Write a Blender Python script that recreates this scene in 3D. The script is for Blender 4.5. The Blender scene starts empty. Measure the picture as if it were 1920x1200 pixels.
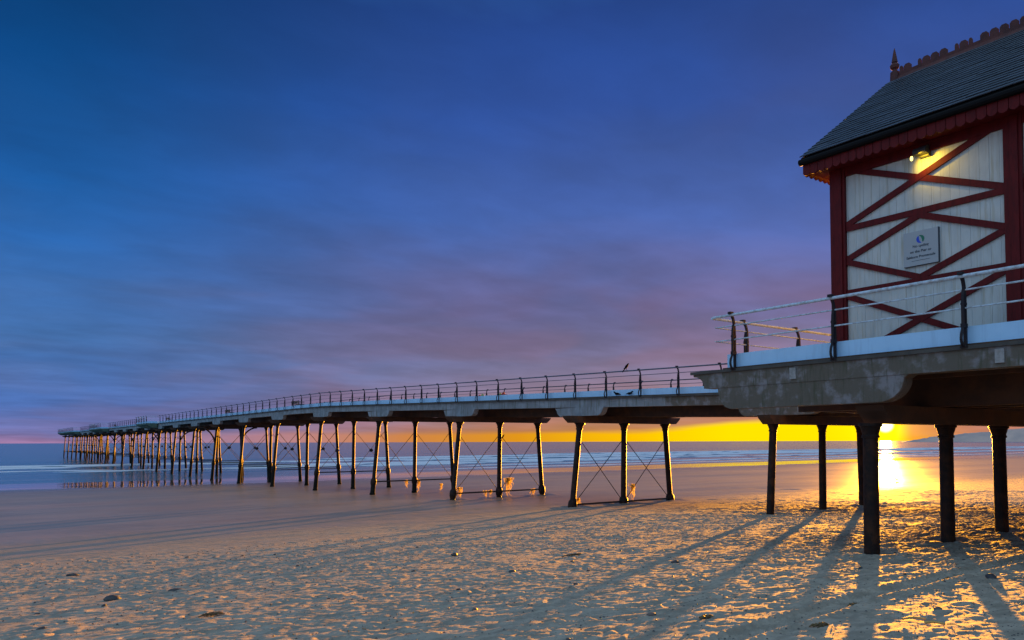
import bpy, math, random
import numpy as np
from mathutils import Matrix, Vector
random.seed(11)
rng = np.random.default_rng(11)
R = math.radians
SC = bpy.context.scene
COL = SC.collection
EYE = 4.05                                   # camera height over still water (sea level is z = 0)

# ------------------------------------------------------------------ camera
F_PX = 1423.0
ALPHA = math.atan(1016.0 / F_PX)             # view axis, measured from the pier's own direction (+Y, out to sea)
PITCH, ROLL = R(1.7), R(0.2)
fw = Vector((math.sin(ALPHA) * math.cos(PITCH), math.cos(ALPHA) * math.cos(PITCH), math.sin(PITCH)))
rt = Vector((math.cos(ALPHA), -math.sin(ALPHA), 0))
up = rt.cross(fw)
rt2 = rt * math.cos(ROLL) - up * math.sin(ROLL)
up2 = up * math.cos(ROLL) + rt * math.sin(ROLL)
cam_d = bpy.data.cameras.new('camera')
cam = bpy.data.objects.new('camera', cam_d)
COL.objects.link(cam)
cam.matrix_world = Matrix(((rt2.x, up2.x, -fw.x, 0), (rt2.y, up2.y, -fw.y, 0), (rt2.z, up2.z, -fw.z, EYE), (0, 0, 0, 1)))
cam_d.sensor_width = 36.0
cam_d.lens = F_PX / 1920.0 * 36.0
cam_d.shift_y = 185.8 / 1920.0
cam_d.clip_start = 0.1
cam_d.clip_end = 60000.0
SC.camera = cam

# ------------------------------------------------------------------ view, exposure
EXPO = 3.0
SC.view_settings.view_transform = 'Standard'
SC.view_settings.look = 'None'
SC.view_settings.exposure = EXPO
SC.view_settings.gamma = 1.0
SC.view_settings.use_curve_mapping = False
SC.render.engine = 'CYCLES'
SC.cycles.use_denoising = True
SC.cycles.max_bounces = 6
SC.cycles.sample_clamp_indirect = 2.0

# ------------------------------------------------------------------ sun direction
SUN_AZ = math.atan2(1396.5, 751.2)           # clockwise from +Y
SUN_EL = R(1.05)
sun_dir = Vector((math.sin(SUN_AZ) * math.cos(SUN_EL), math.cos(SUN_AZ) * math.cos(SUN_EL), math.sin(SUN_EL)))

# ------------------------------------------------------------------ node helper
class NT:
    def __init__(s, tree): s.t = tree; tree.nodes.clear()
    def n(s, typ, **kw):
        nd = s.t.nodes.new(typ)
        for k, v in kw.items():
            if k == 'inp':
                for a, b in v.items(): s.put(nd.inputs[a], b)
            else: setattr(nd, k, v)
        return nd
    def put(s, sock, v):
        if isinstance(v, bpy.types.NodeSocket): s.t.links.new(v, sock)
        else: sock.default_value = v
    def m(s, op, a, b=0.0, c=0.0, clamp=False):
        nd = s.t.nodes.new('ShaderNodeMath'); nd.operation = op; nd.use_clamp = clamp
        for i, v in enumerate((a, b, c)): s.put(nd.inputs[i], v)
        return nd.outputs[0]
    def sm(s, x, lo, hi, a=0.0, b=1.0):
        nd = s.t.nodes.new('ShaderNodeMapRange'); nd.interpolation_type = 'SMOOTHSTEP'
        for k, v in zip((0, 1, 2, 3, 4), (x, lo, hi, a, b)): s.put(nd.inputs[k], v)
        return nd.outputs[0]
    def mix(s, f, a, b, typ='MIX'):
        nd = s.t.nodes.new('ShaderNodeMix'); nd.data_type = 'RGBA'; nd.blend_type = typ
        s.put(nd.inputs[0], f); s.put(nd.inputs[6], a); s.put(nd.inputs[7], b)
        return nd.outputs[2]
    def ramp(s, f, stops, interp='LINEAR'):
        nd = s.t.nodes.new('ShaderNodeValToRGB'); cr = nd.color_ramp; cr.interpolation = interp
        while len(cr.elements) < len(stops): cr.elements.new(0.5)
        for e, (p, c) in zip(cr.elements, stops): e.position = p; e.color = c
        s.put(nd.inputs[0], f)
        return nd.outputs[0]
    def noise(s, vec, scale, detail=4.0, rough=0.55, dist=0.0):
        nd = s.t.nodes.new('ShaderNodeTexNoise')
        s.put(nd.inputs['Vector'], vec)
        nd.inputs['Scale'].default_value = scale; nd.inputs['Detail'].default_value = detail
        nd.inputs['Roughness'].default_value = rough; nd.inputs['Distortion'].default_value = dist
        return nd.outputs[0]
    def vmul(s, vec, v):
        nd = s.t.nodes.new('ShaderNodeVectorMath'); nd.operation = 'MULTIPLY'
        s.put(nd.inputs[0], vec); nd.inputs[1].default_value = v
        return nd.outputs[0]

def lin(r, g, b):
    f = lambda c: (c / 255 / 12.92) if c / 255 <= 0.04045 else ((c / 255 + 0.055) / 1.055) ** 2.4
    return (f(r), f(g), f(b), 1.0)

# ------------------------------------------------------------------ sky: a cloudy dawn, built on direction only
world = bpy.data.worlds.new('World'); SC.world = world; world.use_nodes = True
w = NT(world.node_tree)
tc = w.n('ShaderNodeTexCoord').outputs['Generated']
sep = w.n('ShaderNodeSeparateXYZ', inp={0: tc})
dx, dy, dz = sep.outputs
hl = w.m('SQRT', w.m('ADD', w.m('MULTIPLY', dx, dx), w.m('MULTIPLY', dy, dy)))
hl = w.m('MAXIMUM', hl, 1e-4)
az = w.m('DIVIDE', w.m('ADD', w.m('MULTIPLY', dx, math.sin(SUN_AZ)), w.m('MULTIPLY', dy, math.cos(SUN_AZ))), hl)   # cos of azimuth from the sun
zz = w.m('MAXIMUM', dz, 0.0)
# clouds lie on a high sheet: project the direction on it
proj = w.n('ShaderNodeCombineXYZ', inp={0: w.m('DIVIDE', dx, w.m('ADD', zz, 0.10)), 1: w.m('DIVIDE', dy, w.m('ADD', zz, 0.10)), 2: 0.0}).outputs[0]
c1 = w.noise(proj, 0.45, 4, 0.5, 0.3)
c2 = w.noise(w.vmul(proj, (1.0, 1.7, 1.0)), 1.5, 5, 0.5, 0.2)
cl = w.m('ADD', w.m('MULTIPLY', c1, 0.65), w.m('MULTIPLY', c2, 0.35))
zj = w.m('ADD', zz, w.m('MULTIPLY', w.m('SUBTRACT', cl, 0.5), w.m('MULTIPLY', zz, 0.75)))
ZEN = [(0.60, lin(40, 92, 150)), (0.78, lin(140, 174, 210)), (1.0, lin(178, 200, 218))]  # zenith above the view, raised brighter as added fill for the sand
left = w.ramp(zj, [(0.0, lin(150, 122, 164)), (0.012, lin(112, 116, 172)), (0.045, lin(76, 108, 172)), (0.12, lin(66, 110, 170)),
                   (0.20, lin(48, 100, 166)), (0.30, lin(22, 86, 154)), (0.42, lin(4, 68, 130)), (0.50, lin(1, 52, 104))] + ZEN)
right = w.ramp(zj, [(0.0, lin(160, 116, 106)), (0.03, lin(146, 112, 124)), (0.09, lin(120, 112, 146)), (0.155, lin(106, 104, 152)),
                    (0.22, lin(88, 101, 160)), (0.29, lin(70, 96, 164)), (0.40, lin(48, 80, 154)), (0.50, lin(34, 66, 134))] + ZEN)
col = w.mix(w.sm(az, 0.52, 0.96), left, right)
# unseen sky behind the view, brightened and blued to fill sand and fascia
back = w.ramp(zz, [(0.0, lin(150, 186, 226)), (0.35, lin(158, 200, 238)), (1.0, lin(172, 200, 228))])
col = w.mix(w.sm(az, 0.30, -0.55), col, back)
# light and dark cloud
c4 = w.noise(w.vmul(proj, (1.0, 1.25, 1.0)), 3.1, 6, 0.58, 0.35)
shade = w.m('MULTIPLY', w.sm(cl, 0.36, 0.64, 0.82, 1.20), w.sm(c4, 0.32, 0.70, 0.95, 1.06))
c5 = w.noise(proj, 0.8, 3, 0.5, 0.6)
tint = w.mix(w.sm(c5, 0.40, 0.64), (0.90, 1.01, 1.05, 1), (1.13, 0.98, 0.95, 1))
col = w.mix(1.0, col, tint, 'MULTIPLY')
sc = w.n('ShaderNodeVectorMath', operation='SCALE', inp={0: col, 'Scale': shade}).outputs[0]
# glow of the dawn over the horizon
side0 = w.m('SUBTRACT', w.m('MULTIPLY', dx, math.cos(SUN_AZ)), w.m('MULTIPLY', dy, math.sin(SUN_AZ)))
gl = w.m('MULTIPLY', w.m('MULTIPLY', w.m('POWER', 2.718, w.m('MULTIPLY', zz, -34.0)), w.sm(az, 0.70, 1.0)), w.sm(side0, 0.10, 0.02, 0.25, 1.0))
sc = w.mix(w.m('MULTIPLY', gl, 0.92), sc, lin(214, 140, 20))
# clear strip under the cloud edge
c3 = w.noise(w.vmul(tc, (5, 5, 60)), 1.3, 4, 0.6)
edge = w.m('ADD', w.sm(az, 0.955, 0.996, 0.0105, 0.0235), w.m('MULTIPLY', w.m('SUBTRACT', c3, 0.5), 0.008))
strip = w.sm(w.m('SUBTRACT', zz, edge), 0.0060, -0.0030)
scol = w.ramp(az, [(0.60, lin(168, 126, 152)), (0.74, lin(190, 132, 128)), (0.83, lin(206, 132, 70)), (0.90, lin(222, 148, 26)), (0.955, lin(248, 190, 2)), (0.985, lin(255, 226, 0))])
side = w.m('SUBTRACT', w.m('MULTIPLY', dx, math.cos(SUN_AZ)), w.m('MULTIPLY', dy, math.sin(SUN_AZ)))      # > 0 to the right of the sun: the strip closes there
strip = w.m('MULTIPLY', strip, w.sm(side, 0.030, 0.008))
sc = w.mix(w.m('MULTIPLY', strip, w.sm(az, 0.50, 0.85)), sc, scol)
# sun and its aureole
dotv = w.n('ShaderNodeVectorMath', operation='DOT_PRODUCT', inp={0: tc, 1: tuple(sun_dir)}).outputs['Value']
ang = w.m('ARCCOSINE', w.m('MINIMUM', dotv, 1.0))
halo = w.m('POWER', 2.718, w.m('MULTIPLY', ang, -1 / R(1.1)))
disc = w.sm(ang, R(0.60), R(0.22))
hs = w.n('ShaderNodeVectorMath', operation='SCALE', inp={0: (1.5, 0.72, 0.01), 'Scale': halo}).outputs[0]
ds = w.n('ShaderNodeVectorMath', operation='SCALE', inp={0: (8.0, 6.4, 2.2), 'Scale': disc}).outputs[0]
sc = w.n('ShaderNodeVectorMath', operation='ADD', inp={0: sc, 1: hs}).outputs[0]
sc = w.n('ShaderNodeVectorMath', operation='ADD', inp={0: sc, 1: ds}).outputs[0]
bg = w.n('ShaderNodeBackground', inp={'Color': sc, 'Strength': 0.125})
nish = w.n('ShaderNodeTexSky', sky_type='NISHITA', sun_disc=False, sun_elevation=SUN_EL, sun_rotation=SUN_AZ, altitude=5.0)
bg2 = w.n('ShaderNodeBackground', inp={'Color': nish.outputs[0], 'Strength': 0.0008})
add = w.n('ShaderNodeAddShader', inp={0: bg.outputs[0], 1: bg2.outputs[0]})
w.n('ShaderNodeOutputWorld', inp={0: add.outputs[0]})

# ------------------------------------------------------------------ sun
sd = bpy.data.lights.new('sun', 'SUN'); sd.energy = 3.3; sd.angle = R(0.5); sd.color = (1.0, 0.375, 0.018)
sun = bpy.data.objects.new('sun', sd); COL.objects.link(sun)
sun.rotation_euler = sun_dir.to_track_quat('Z', 'Y').to_euler()
sun.location = (40, 20, 30)

# ------------------------------------------------------------------ materials
def pmat(name, base, rough=0.7, var=None, scale=3.0, bump=0.0, bscale=20.0, metal=0.0, spec=0.4, stretch=(1, 1, 1), streak=None, coord='Object', thr=(0.40, 0.68)):
    m = bpy.data.materials.new(name); m.use_nodes = True
    t = NT(m.node_tree)
    tcn = t.n('ShaderNodeTexCoord')
    v = tcn.outputs['Object'] if coord == 'Object' else t.n('ShaderNodeNewGeometry').outputs['Position']
    v = t.vmul(v, stretch)
    c = tuple(base) + (1,)
    if var:
        n1 = t.noise(v, scale, 6, 0.6)
        c = t.mix(t.sm(n1, thr[0], thr[1]), c, tuple(var) + (1,))
    if streak:
        n2 = t.noise(t.vmul(v, (3.0, 3.0, 0.35)), scale * 1.7, 4, 0.6)
        c = t.mix(t.sm(n2, 0.50, 0.72), c, tuple(streak) + (1,))
    b = t.n('ShaderNodeBsdfPrincipled', inp={'Base Color': c, 'Roughness': rough, 'Metallic': metal, 'Specular IOR Level': spec})
    if bump:
        nb = t.noise(v, bscale, 5, 0.6)
        bn = t.n('ShaderNodeBump', inp={'Strength': bump, 'Distance': 0.02, 'Height': nb})
        t.t.links.new(bn.outputs[0], b.inputs['Normal'])
    t.n('ShaderNodeOutputMaterial', inp={0: b.outputs[0]})
    return m

M = {}
M['iron'] = pmat('dark_iron_paint', (0.012, 0.0075, 0.007), 0.55, (0.046, 0.019, 0.009), 5.0, 0.5, 30, spec=0.18, coord='P')
M['foot'] = pmat('barnacled_iron', (0.014, 0.012, 0.011), 0.9, (0.022, 0.024, 0.016), 9.0, 0.8, 25, spec=0.1, coord='P')
M['rod'] = pmat('iron_rod', (0.030, 0.024, 0.022), 0.6, coord='P')
M['post'] = pmat('black_post_paint', (0.014, 0.013, 0.020), 0.55, (0.026, 0.016, 0.016), 9.0, 0.2, 60, coord='P', spec=0.25)
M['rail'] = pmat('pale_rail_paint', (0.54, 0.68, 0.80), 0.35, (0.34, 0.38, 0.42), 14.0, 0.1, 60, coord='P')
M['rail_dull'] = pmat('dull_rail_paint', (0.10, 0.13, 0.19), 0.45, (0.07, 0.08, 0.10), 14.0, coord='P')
M['fascia'] = pmat('skylight_blue_fascia', (0.42, 0.70, 0.98), 0.5, (0.38, 0.65, 0.93), 2.2, 0.1, 40, coord='P', streak=(0.36, 0.61, 0.88))  # white boards; blue skylight is put into their colour
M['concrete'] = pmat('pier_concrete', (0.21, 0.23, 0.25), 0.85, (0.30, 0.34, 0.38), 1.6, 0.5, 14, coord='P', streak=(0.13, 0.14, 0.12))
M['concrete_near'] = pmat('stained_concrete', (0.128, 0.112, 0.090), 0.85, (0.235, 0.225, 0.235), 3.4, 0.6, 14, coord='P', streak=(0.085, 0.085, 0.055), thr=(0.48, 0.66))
M['algae'] = pmat('green_concrete', (0.07, 0.115, 0.085), 0.85, (0.12, 0.15, 0.12), 1.5, 0.4, 10, coord='P')
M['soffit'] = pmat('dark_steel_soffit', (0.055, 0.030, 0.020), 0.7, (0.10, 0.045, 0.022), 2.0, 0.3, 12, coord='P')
M['lip'] = pmat('dark_deck_edge', (0.060, 0.058, 0.055), 0.8, (0.09, 0.085, 0.075), 3.0, 0.3, 30, coord='P')
M['deck'] = pmat('deck_timber', (0.16, 0.12, 0.09), 0.8, (0.22, 0.17, 0.13), 2.0, 0.2, 20, coord='P')
M['red'] = pmat('dark_red_paint', (0.115, 0.006, 0.008), 0.6, (0.075, 0.004, 0.006), 4.0, 0.15, 40, coord='P', stretch=(4, 4, 1), spec=0.2)
M['board'] = pmat('cream_board_paint', (0.55, 0.58, 0.57), 0.6, (0.48, 0.51, 0.51), 2.2, 0.15, 30, coord='P', stretch=(2, 2, 0.8), streak=(0.43, 0.42, 0.35))
M['slate'] = pmat('roof_slate', (0.020, 0.028, 0.042), 0.40, (0.062, 0.082, 0.120), 1.6, 0.3, 40, coord='P', stretch=(3, 0.8, 9), thr=(0.46, 0.68))
M['gutter'] = pmat('black_gutter', (0.004, 0.004, 0.005), 0.75, spec=0.15)
M['terracotta'] = pmat('ridge_terracotta', (0.10, 0.030, 0.026), 0.7, (0.06, 0.02, 0.02), 5.0, 0.3, 30, coord='P')
M['sign'] = pmat('sign_white', (0.36, 0.39, 0.42), 0.45)
M['ink'] = pmat('sign_ink', (0.03, 0.04, 0.06), 0.5)
M['blue'] = pmat('logo_blue', (0.01, 0.06, 0.55), 0.4)
M['green'] = pmat('logo_green', (0.01, 0.16, 0.09), 0.4)
M['grey'] = pmat('lamp_grey', (0.03, 0.03, 0.035), 0.5)
M['wrack'] = pmat('brown_wrack', (0.14, 0.09, 0.035), 0.6, (0.08, 0.06, 0.03), 12, coord='P')
M['plate'] = pmat('pale_plate', (0.34, 0.34, 0.34), 0.7, (0.24, 0.24, 0.23), 12, coord='P')
M['bird'] = pmat('dark_feathers', (0.006, 0.006, 0.008), 0.9, spec=0.05)
M['stone'] = pmat('dark_stone', (0.040, 0.042, 0.050), 0.6, (0.075, 0.07, 0.065), 8, 0.4, 30, coord='P')
M['shell'] = pmat('brown_stone', (0.16, 0.115, 0.10), 0.6, (0.10, 0.08, 0.07), 8, 0.4, 30, coord='P')
M['reed'] = pmat('straw_stick', (0.55, 0.36, 0.12), 0.6, (0.40, 0.24, 0.07), 9, coord='P')
M['weed'] = pmat('seaweed', (0.30, 0.15, 0.03), 0.5, (0.16, 0.09, 0.02), 12, coord='P')
M['wool_red'] = pmat('red_wool', (0.45, 0.05, 0.03), 0.9)
M['wool_green'] = pmat('green_wool', (0.22, 0.30, 0.06), 0.9)
M['bench'] = pmat('bench_timber', (0.05, 0.04, 0.035), 0.7)
m = bpy.data.materials.new('seaweed'); m.use_nodes = True
t = NT(m.node_tree)
wc = t.mix(t.sm(t.noise(t.n('ShaderNodeNewGeometry').outputs['Position'], 14.0, 3), 0.4, 0.65), (0.66, 0.52, 0.08, 1), (0.38, 0.28, 0.05, 1))
t.n('ShaderNodeOutputMaterial', inp={0: t.n('ShaderNodeMixShader', inp={0: 0.55, 1: t.n('ShaderNodeBsdfPrincipled', inp={'Base Color': wc, 'Roughness': 0.5}).outputs[0], 2: t.n('ShaderNodeBsdfTranslucent', inp={'Color': wc}).outputs[0]}).outputs[0]})
M['weed'] = m
m = bpy.data.materials.new('lamp_glow'); m.use_nodes = True
t = NT(m.node_tree)
t.n('ShaderNodeOutputMaterial', inp={0: t.n('ShaderNodeEmission', inp={'Color': (1.0, 0.80, 0.22, 1), 'Strength': 0.35}).outputs[0]})
M['glow'] = m

# ------------------------------------------------------------------ mesh collector
class MB:
    def __init__(s): s.v = []; s.f = []
    def add(s, vs, fs):
        o = len(s.v); s.v += [tuple(p) for p in vs]; s.f += [tuple(i + o for i in f) for f in fs]
        return s
    def box(s, x0, x1, y0, y1, z0, z1):
        return s.add([(x0, y0, z0), (x1, y0, z0), (x1, y1, z0), (x0, y1, z0), (x0, y0, z1), (x1, y0, z1), (x1, y1, z1), (x0, y1, z1)],
                     [(0, 3, 2, 1), (4, 5, 6, 7), (0, 1, 5, 4), (1, 2, 6, 5), (2, 3, 7, 6), (3, 0, 4, 7)])
    def tube(s, pts, r, n=8, cap=True):
        pts = [Vector(p) for p in pts]; rs = r if isinstance(r, (list, tuple)) else [r] * len(pts)
        vs, fs = [], []
        prev = None
        for i, p in enumerate(pts):
            d = (pts[min(i + 1, len(pts) - 1)] - pts[max(i - 1, 0)])
            d = d.normalized() if d.length > 1e-9 else Vector((0, 0, 1))
            if prev is None:
                a = Vector((0, 0, 1)) if abs(d.z) < 0.9 else Vector((1, 0, 0))
                u = d.cross(a).normalized()
            else:
                u = (prev - d * prev.dot(d)).normalized()
            prev = u
            q = d.cross(u)
            for k in range(n):
                an = 2 * math.pi * (k + 0.5) / n
                vs.append(p + (u * math.cos(an) + q * math.sin(an)) * rs[i])
        for i in range(len(pts) - 1):
            for k in range(n):
                a, b = i * n + k, i * n + (k + 1) % n
                fs.append((a, b, b + n, a + n))
        if cap:
            fs.append(tuple(range(n - 1, -1, -1))); o = (len(pts) - 1) * n
            fs.append(tuple(range(o, o + n)))
        return s.add(vs, fs)
    def prism(s, prof, axis, a, b):
        """extrude a 2-D outline: axis 'x' -> outline is (y,z); 'y' -> (x,z); 'z' -> (x,y)"""
        n = len(prof)
        def P(u, v, t): return {'x': (t, u, v), 'y': (u, t, v), 'z': (u, v, t)}[axis]
        vs = [P(u, v, a) for u, v in prof] + [P(u, v, b) for u, v in prof]
        fs = [(i, (i + 1) % n, (i + 1) % n + n, i + n) for i in range(n)] + [tuple(range(n - 1, -1, -1)), tuple(range(n, 2 * n))]
        return s.add(vs, fs)
    def beam(s, p, q, wdt, hgt, side):
        """rectangular bar from p to q; side = unit vector of its width"""
        p, q = Vector(p), Vector(q); d = (q - p).normalized(); u = Vector(side); u = (u - d * u.dot(d)).normalized(); v = d.cross(u)
        vs = []
        for c in (p, q):
            for a, b in ((-1, -1), (1, -1), (1, 1), (-1, 1)): vs.append(c + u * a * wdt / 2 + v * b * hgt / 2)
        return s.add(vs, [(0, 3, 2, 1), (4, 5, 6, 7), (0, 1, 5, 4), (1, 2, 6, 5), (2, 3, 7, 6), (3, 0, 4, 7)])
    def mesh(s, name, mat, smooth=35):
        me = bpy.data.meshes.new(name); me.from_pydata(s.v, [], s.f); me.materials.append(M[mat])
        bmn = __import__('bmesh').new(); bmn.from_mesh(me); __import__('bmesh').ops.recalc_face_normals(bmn, faces=bmn.faces); bmn.to_mesh(me); bmn.free()
        if smooth:
            me.polygons.foreach_set('use_smooth', [True] * len(me.polygons)); me.set_sharp_from_angle(angle=R(smooth))
        return me
    def build(s, name, mat, parent=None, smooth=35, kind=None, label=None):
        return link(name, s.mesh(name, mat, smooth), parent, kind, label)

def link(name, me, parent=None, kind=None, label=None, loc=None, rz=None):
    o = bpy.data.objects.new(name, me); COL.objects.link(o)
    if parent: o.parent = parent
    if kind: o['kind'] = kind
    if label: o['label'] = label
    if loc is not None: o.location = loc
    if rz is not None: o.rotation_euler = (0, 0, rz)
    return o
def thing(name, label, cat, group=None, loc=(0, 0, 0), data=None):
    o = bpy.data.objects.new(name, data); COL.objects.link(o); o.location = loc
    o['label'] = label; o['category'] = cat
    if group: o['group'] = group
    return o

# ------------------------------------------------------------------ ground height
GY = [-60, -30, -5, 0, 6.85, 15.4, 25.2, 35.3, 45.5, 55.6, 65.8, 75.8, 90, 110, 160, 400]
GZ = [2.5, .0, -1.48, -1.60, -1.85, -2.4, -2.83, -3.16, -3.43, -3.65, -3.82, -3.95, -4.05, -4.3, -5.2, -9]
def G(y): return float(np.interp(y, GY, GZ)) + EYE

def vnoise(x, y, seed):
    xi, yi = np.floor(x).astype(np.int64), np.floor(y).astype(np.int64)
    xf, yf = x - xi, y - yi
    u, v = xf * xf * xf * (xf * (xf * 6 - 15) + 10), yf * yf * yf * (yf * (yf * 6 - 15) + 10)
    def h(a, b):
        n = (a * 374761393 + b * 668265263 + seed * 1442695041) & 0x7fffffff
        n = ((n ^ (n >> 13)) * 1274126177) & 0x7fffffff
        n = n ^ (n >> 16)
        return (n & 0xffff) / 65535.0
    return (h(xi, yi) * (1 - u) + h(xi + 1, yi) * u) * (1 - v) + (h(xi, yi + 1) * (1 - u) + h(xi + 1, yi + 1) * u) * v - 0.5
def fbm(x, y, seed, oct=4):
    s, a = 0, 1.0
    for k in range(oct): s = s + a * vnoise(x * 2 ** k + 13.7 * k, y * 2 ** k + 5.1 * k, seed + k); a *= 0.5
    return s
def smooth(x, a, b):
    t = np.clip((x - a) / (b - a), 0, 1); return t * t * (3 - 2 * t)
def grid_mesh(name, xs, ys, Z, mat, attrs=None):
    nx, ny = len(xs), len(ys)
    X, Y = np.meshgrid(xs, ys)
    co = np.stack([X, Y, Z], -1).reshape(-1, 3).astype(np.float32)
    idx = np.arange(nx * ny).reshape(ny, nx)
    q = np.stack([idx[:-1, :-1], idx[:-1, 1:], idx[1:, 1:], idx[1:, :-1]], -1).reshape(-1, 4)
    me = bpy.data.meshes.new(name); me.vertices.add(len(co)); me.vertices.foreach_set('co', co.ravel())
    me.loops.add(q.size); me.loops.foreach_set('vertex_index', q.ravel().astype(np.int32))
    me.polygons.add(len(q)); me.polygons.foreach_set('loop_start', np.arange(0, q.size, 4, dtype=np.int32))
    me.polygons.foreach_set('use_smooth', np.ones(len(q), bool))
    me.update(); me.validate()
    for k, a in (attrs or {}).items():
        at = me.attributes.new(k, 'FLOAT', 'POINT'); at.data.foreach_set('value', a.ravel().astype(np.float32))
    me.materials.append(mat)
    return me
def axis(*segs):
    out = []
    for a, b, st in segs: out += list(np.arange(a, b - 1e-6, st))
    out.append(segs[-1][1]); return np.array(out)

# ---- beach
xs = axis((-900, -60, 60), (-60, -8, 2.0), (-8, -1, 0.3), (-1, 13, 0.025), (13, 24, 0.045), (24, 40, 0.12), (40, 120, 1.0), (120, 2400, 40))
ys = axis((-60, -4, 2.0), (-4, 2, 0.2), (2, 9, 0.025), (9, 15, 0.04), (15, 24, 0.08), (24, 45, 0.3), (45, 110, 1.0), (110, 160, 5))
X, Y = np.meshgrid(xs, ys)
base = np.interp(Y, GY, GZ)
base = base + 0.06 * fbm(X * 0.045, Y * 0.11, 3, 3) * smooth(Y, -10, 10) * smooth(Y, 98, 76)
wob = 3.0 * fbm(X * 0.08, Y * 0.08, 9, 2)
lump = smooth(Y + wob, 24, 12)
rip = smooth(Y + wob, 13, 19) * smooth(Y + wob, 34, 24)
det = np.zeros_like(X)
fine = (X > -8) & (X < 40) & (Y > 1) & (Y < 40)
xf, yf = X[fine], Y[fine]
warp = 0.5 * fbm(xf * 0.5, yf * 0.5, 21, 2)
rough = 0.010 * fbm(xf * 1.6, yf * 3.0, 31, 5) + 0.011 * fbm(xf * 3.4 + warp, yf * 8.5, 41, 5) + 0.007 * fbm(xf * 11.0, yf * 24.0, 48, 2) + 0.007 * fbm(xf * 7.0, yf * 20.0 + warp, 46, 3) * 1.35
crumb = 0.011 * fbm(xf * 9.0 + warp, yf * 13.0, 91, 3) * (0.35 + smooth(fbm(xf * 0.9, yf * 1.3, 95, 3), -0.15, 0.45))
patch = smooth(fbm(xf * 0.22, yf * 0.3, 77, 3), -0.35, 0.30) * 0.7 + 0.5
ripw = 0.012 * fbm(xf * 0.8, yf * 5.5 + warp, 51, 3)
det[fine] = (rough * patch + crumb) * lump[fine] + ripw * rip[fine] + 0.004 * fbm(xf * 1.2, yf * 6, 61, 3)
# foot and paw prints pressed into the soft sand
def stamp(cx, cy, a, lx, ly, dep):
    i0, i1 = np.searchsorted(xs, [cx - lx * 2.2, cx + lx * 2.2]); j0, j1 = np.searchsorted(ys, [cy - lx * 2.2, cy + lx * 2.2])
    if i1 - i0 < 2 or j1 - j0 < 2: return
    sx, sy = X[j0:j1, i0:i1] - cx, Y[j0:j1, i0:i1] - cy
    u, v = (sx * math.cos(a) + sy * math.sin(a)) / lx, (-sx * math.sin(a) + sy * math.cos(a)) / ly
    r2 = u * u + v * v
    det[j0:j1, i0:i1] += dep * (-np.exp(-r2 * 1.6) + 0.55 * np.exp(-(np.sqrt(r2) - 1.35) ** 2 * 5))
for k in range(2600):
    cx, cy = rng.uniform(-1, 30), rng.uniform(2, 21)
    if cx < cy * 0.0 - 0.5: continue
    if rng.random() < (cy - 12) / 10: continue
    a = rng.uniform(-0.9, 0.9) if rng.random() < 0.75 else rng.uniform(0, 3.14)
    s = rng.uniform(0.6, 1.15)
    stamp(cx, cy, a, 0.15 * s, 0.065 * s, rng.uniform(0.008, 0.022))
# tyre tracks of a beach vehicle
def track(pts, half):
    P = np.array(pts)
    for k in range(len(P) - 1):
        a, b = P[k], P[k + 1]; L = np.hypot(*(b - a)); d = (b - a) / L
        i0, i1 = np.searchsorted(xs, [min(a[0], b[0]) - 0.5, max(a[0], b[0]) + 0.5]); j0, j1 = np.searchsorted(ys, [min(a[1], b[1]) - 0.5, max(a[1], b[1]) + 0.5])
        sx, sy = X[j0:j1, i0:i1] - a[0], Y[j0:j1, i0:i1] - a[1]
        t = sx * d[0] + sy * d[1]; q = -sx * d[1] + sy * d[0]
        on = ((t >= 0) & (t < L))
        e = np.abs(q) / half
        prof = -0.024 * smooth(e, 1.0, 0.7) + 0.026 * np.exp(-(e - 1.2) ** 2 * 14) * (0.7 + 0.3 * np.sin(t * 31 + q * 9))
        tread = 0.012 * np.sin((t + 1.2 * np.abs(q)) * 55) * (e < 0.8)
        keep = 1 - 0.6 * smooth(e, 1.5, 0.9)
        det[j0:j1, i0:i1] = np.where(on, det[j0:j1, i0:i1] * keep + prof + tread, det[j0:j1, i0:i1])
TRK_A = [(2.0, 4.3), (4.99, 4.56), (7.12, 4.78), (9.19, 5.0), (11.24, 5.06), (13.0, 5.06), (17, 5.1), (24, 5.2)]
TRK_B = [(2.5, 3.9), (5.36, 4.3), (6.73, 4.50), (8.29, 4.66), (9.96, 4.72), (13.0, 4.72), (17, 4.75), (24, 4.8)]
def dense(P):
    P = np.array(P); s = np.linspace(0, len(P) - 1, (len(P) - 1) * 12 + 1)
    return np.stack([np.interp(s, np.arange(len(P)), P[:, 0]), np.interp(s, np.arange(len(P)), P[:, 1]) + 0.02 * np.sin(s * 5)], 1)
_ta, _tb = dense(TRK_A), dense(TRK_B)
track((_ta + _tb) / 2, 0.15)
# scour round every column foot is added below, once their places are known
COLX = [-0.45, 2.65, 5.85]                  # foot offsets of a trestle's three columns
TR_Y = [5.3 + 10.08 * k for k in range(25)]
for ty in TR_Y[1:4]:
    for cxo in (21.35, 24.45, 27.55): stamp(cxo, ty, 0.5, 0.55, 0.42, 0.05)
for cxo in (12.27, 14.83, 17.38): stamp(cxo, 6.85, 0.5, 0.42, 0.34, 0.035)
det = det * (1 + 0.5 * smooth(X, 8, 14) * smooth(Y, 5.4, 7.5)) * (1.0 - 0.1 * smooth(Y, 5.2, 3.6))
Zb = base + det + EYE
def ground(x, y):
    i = min(max(np.searchsorted(xs, x), 1), len(xs) - 1); j = min(max(np.searchsorted(ys, y), 1), len(ys) - 1)
    return float(Zb[j, i])

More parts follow.
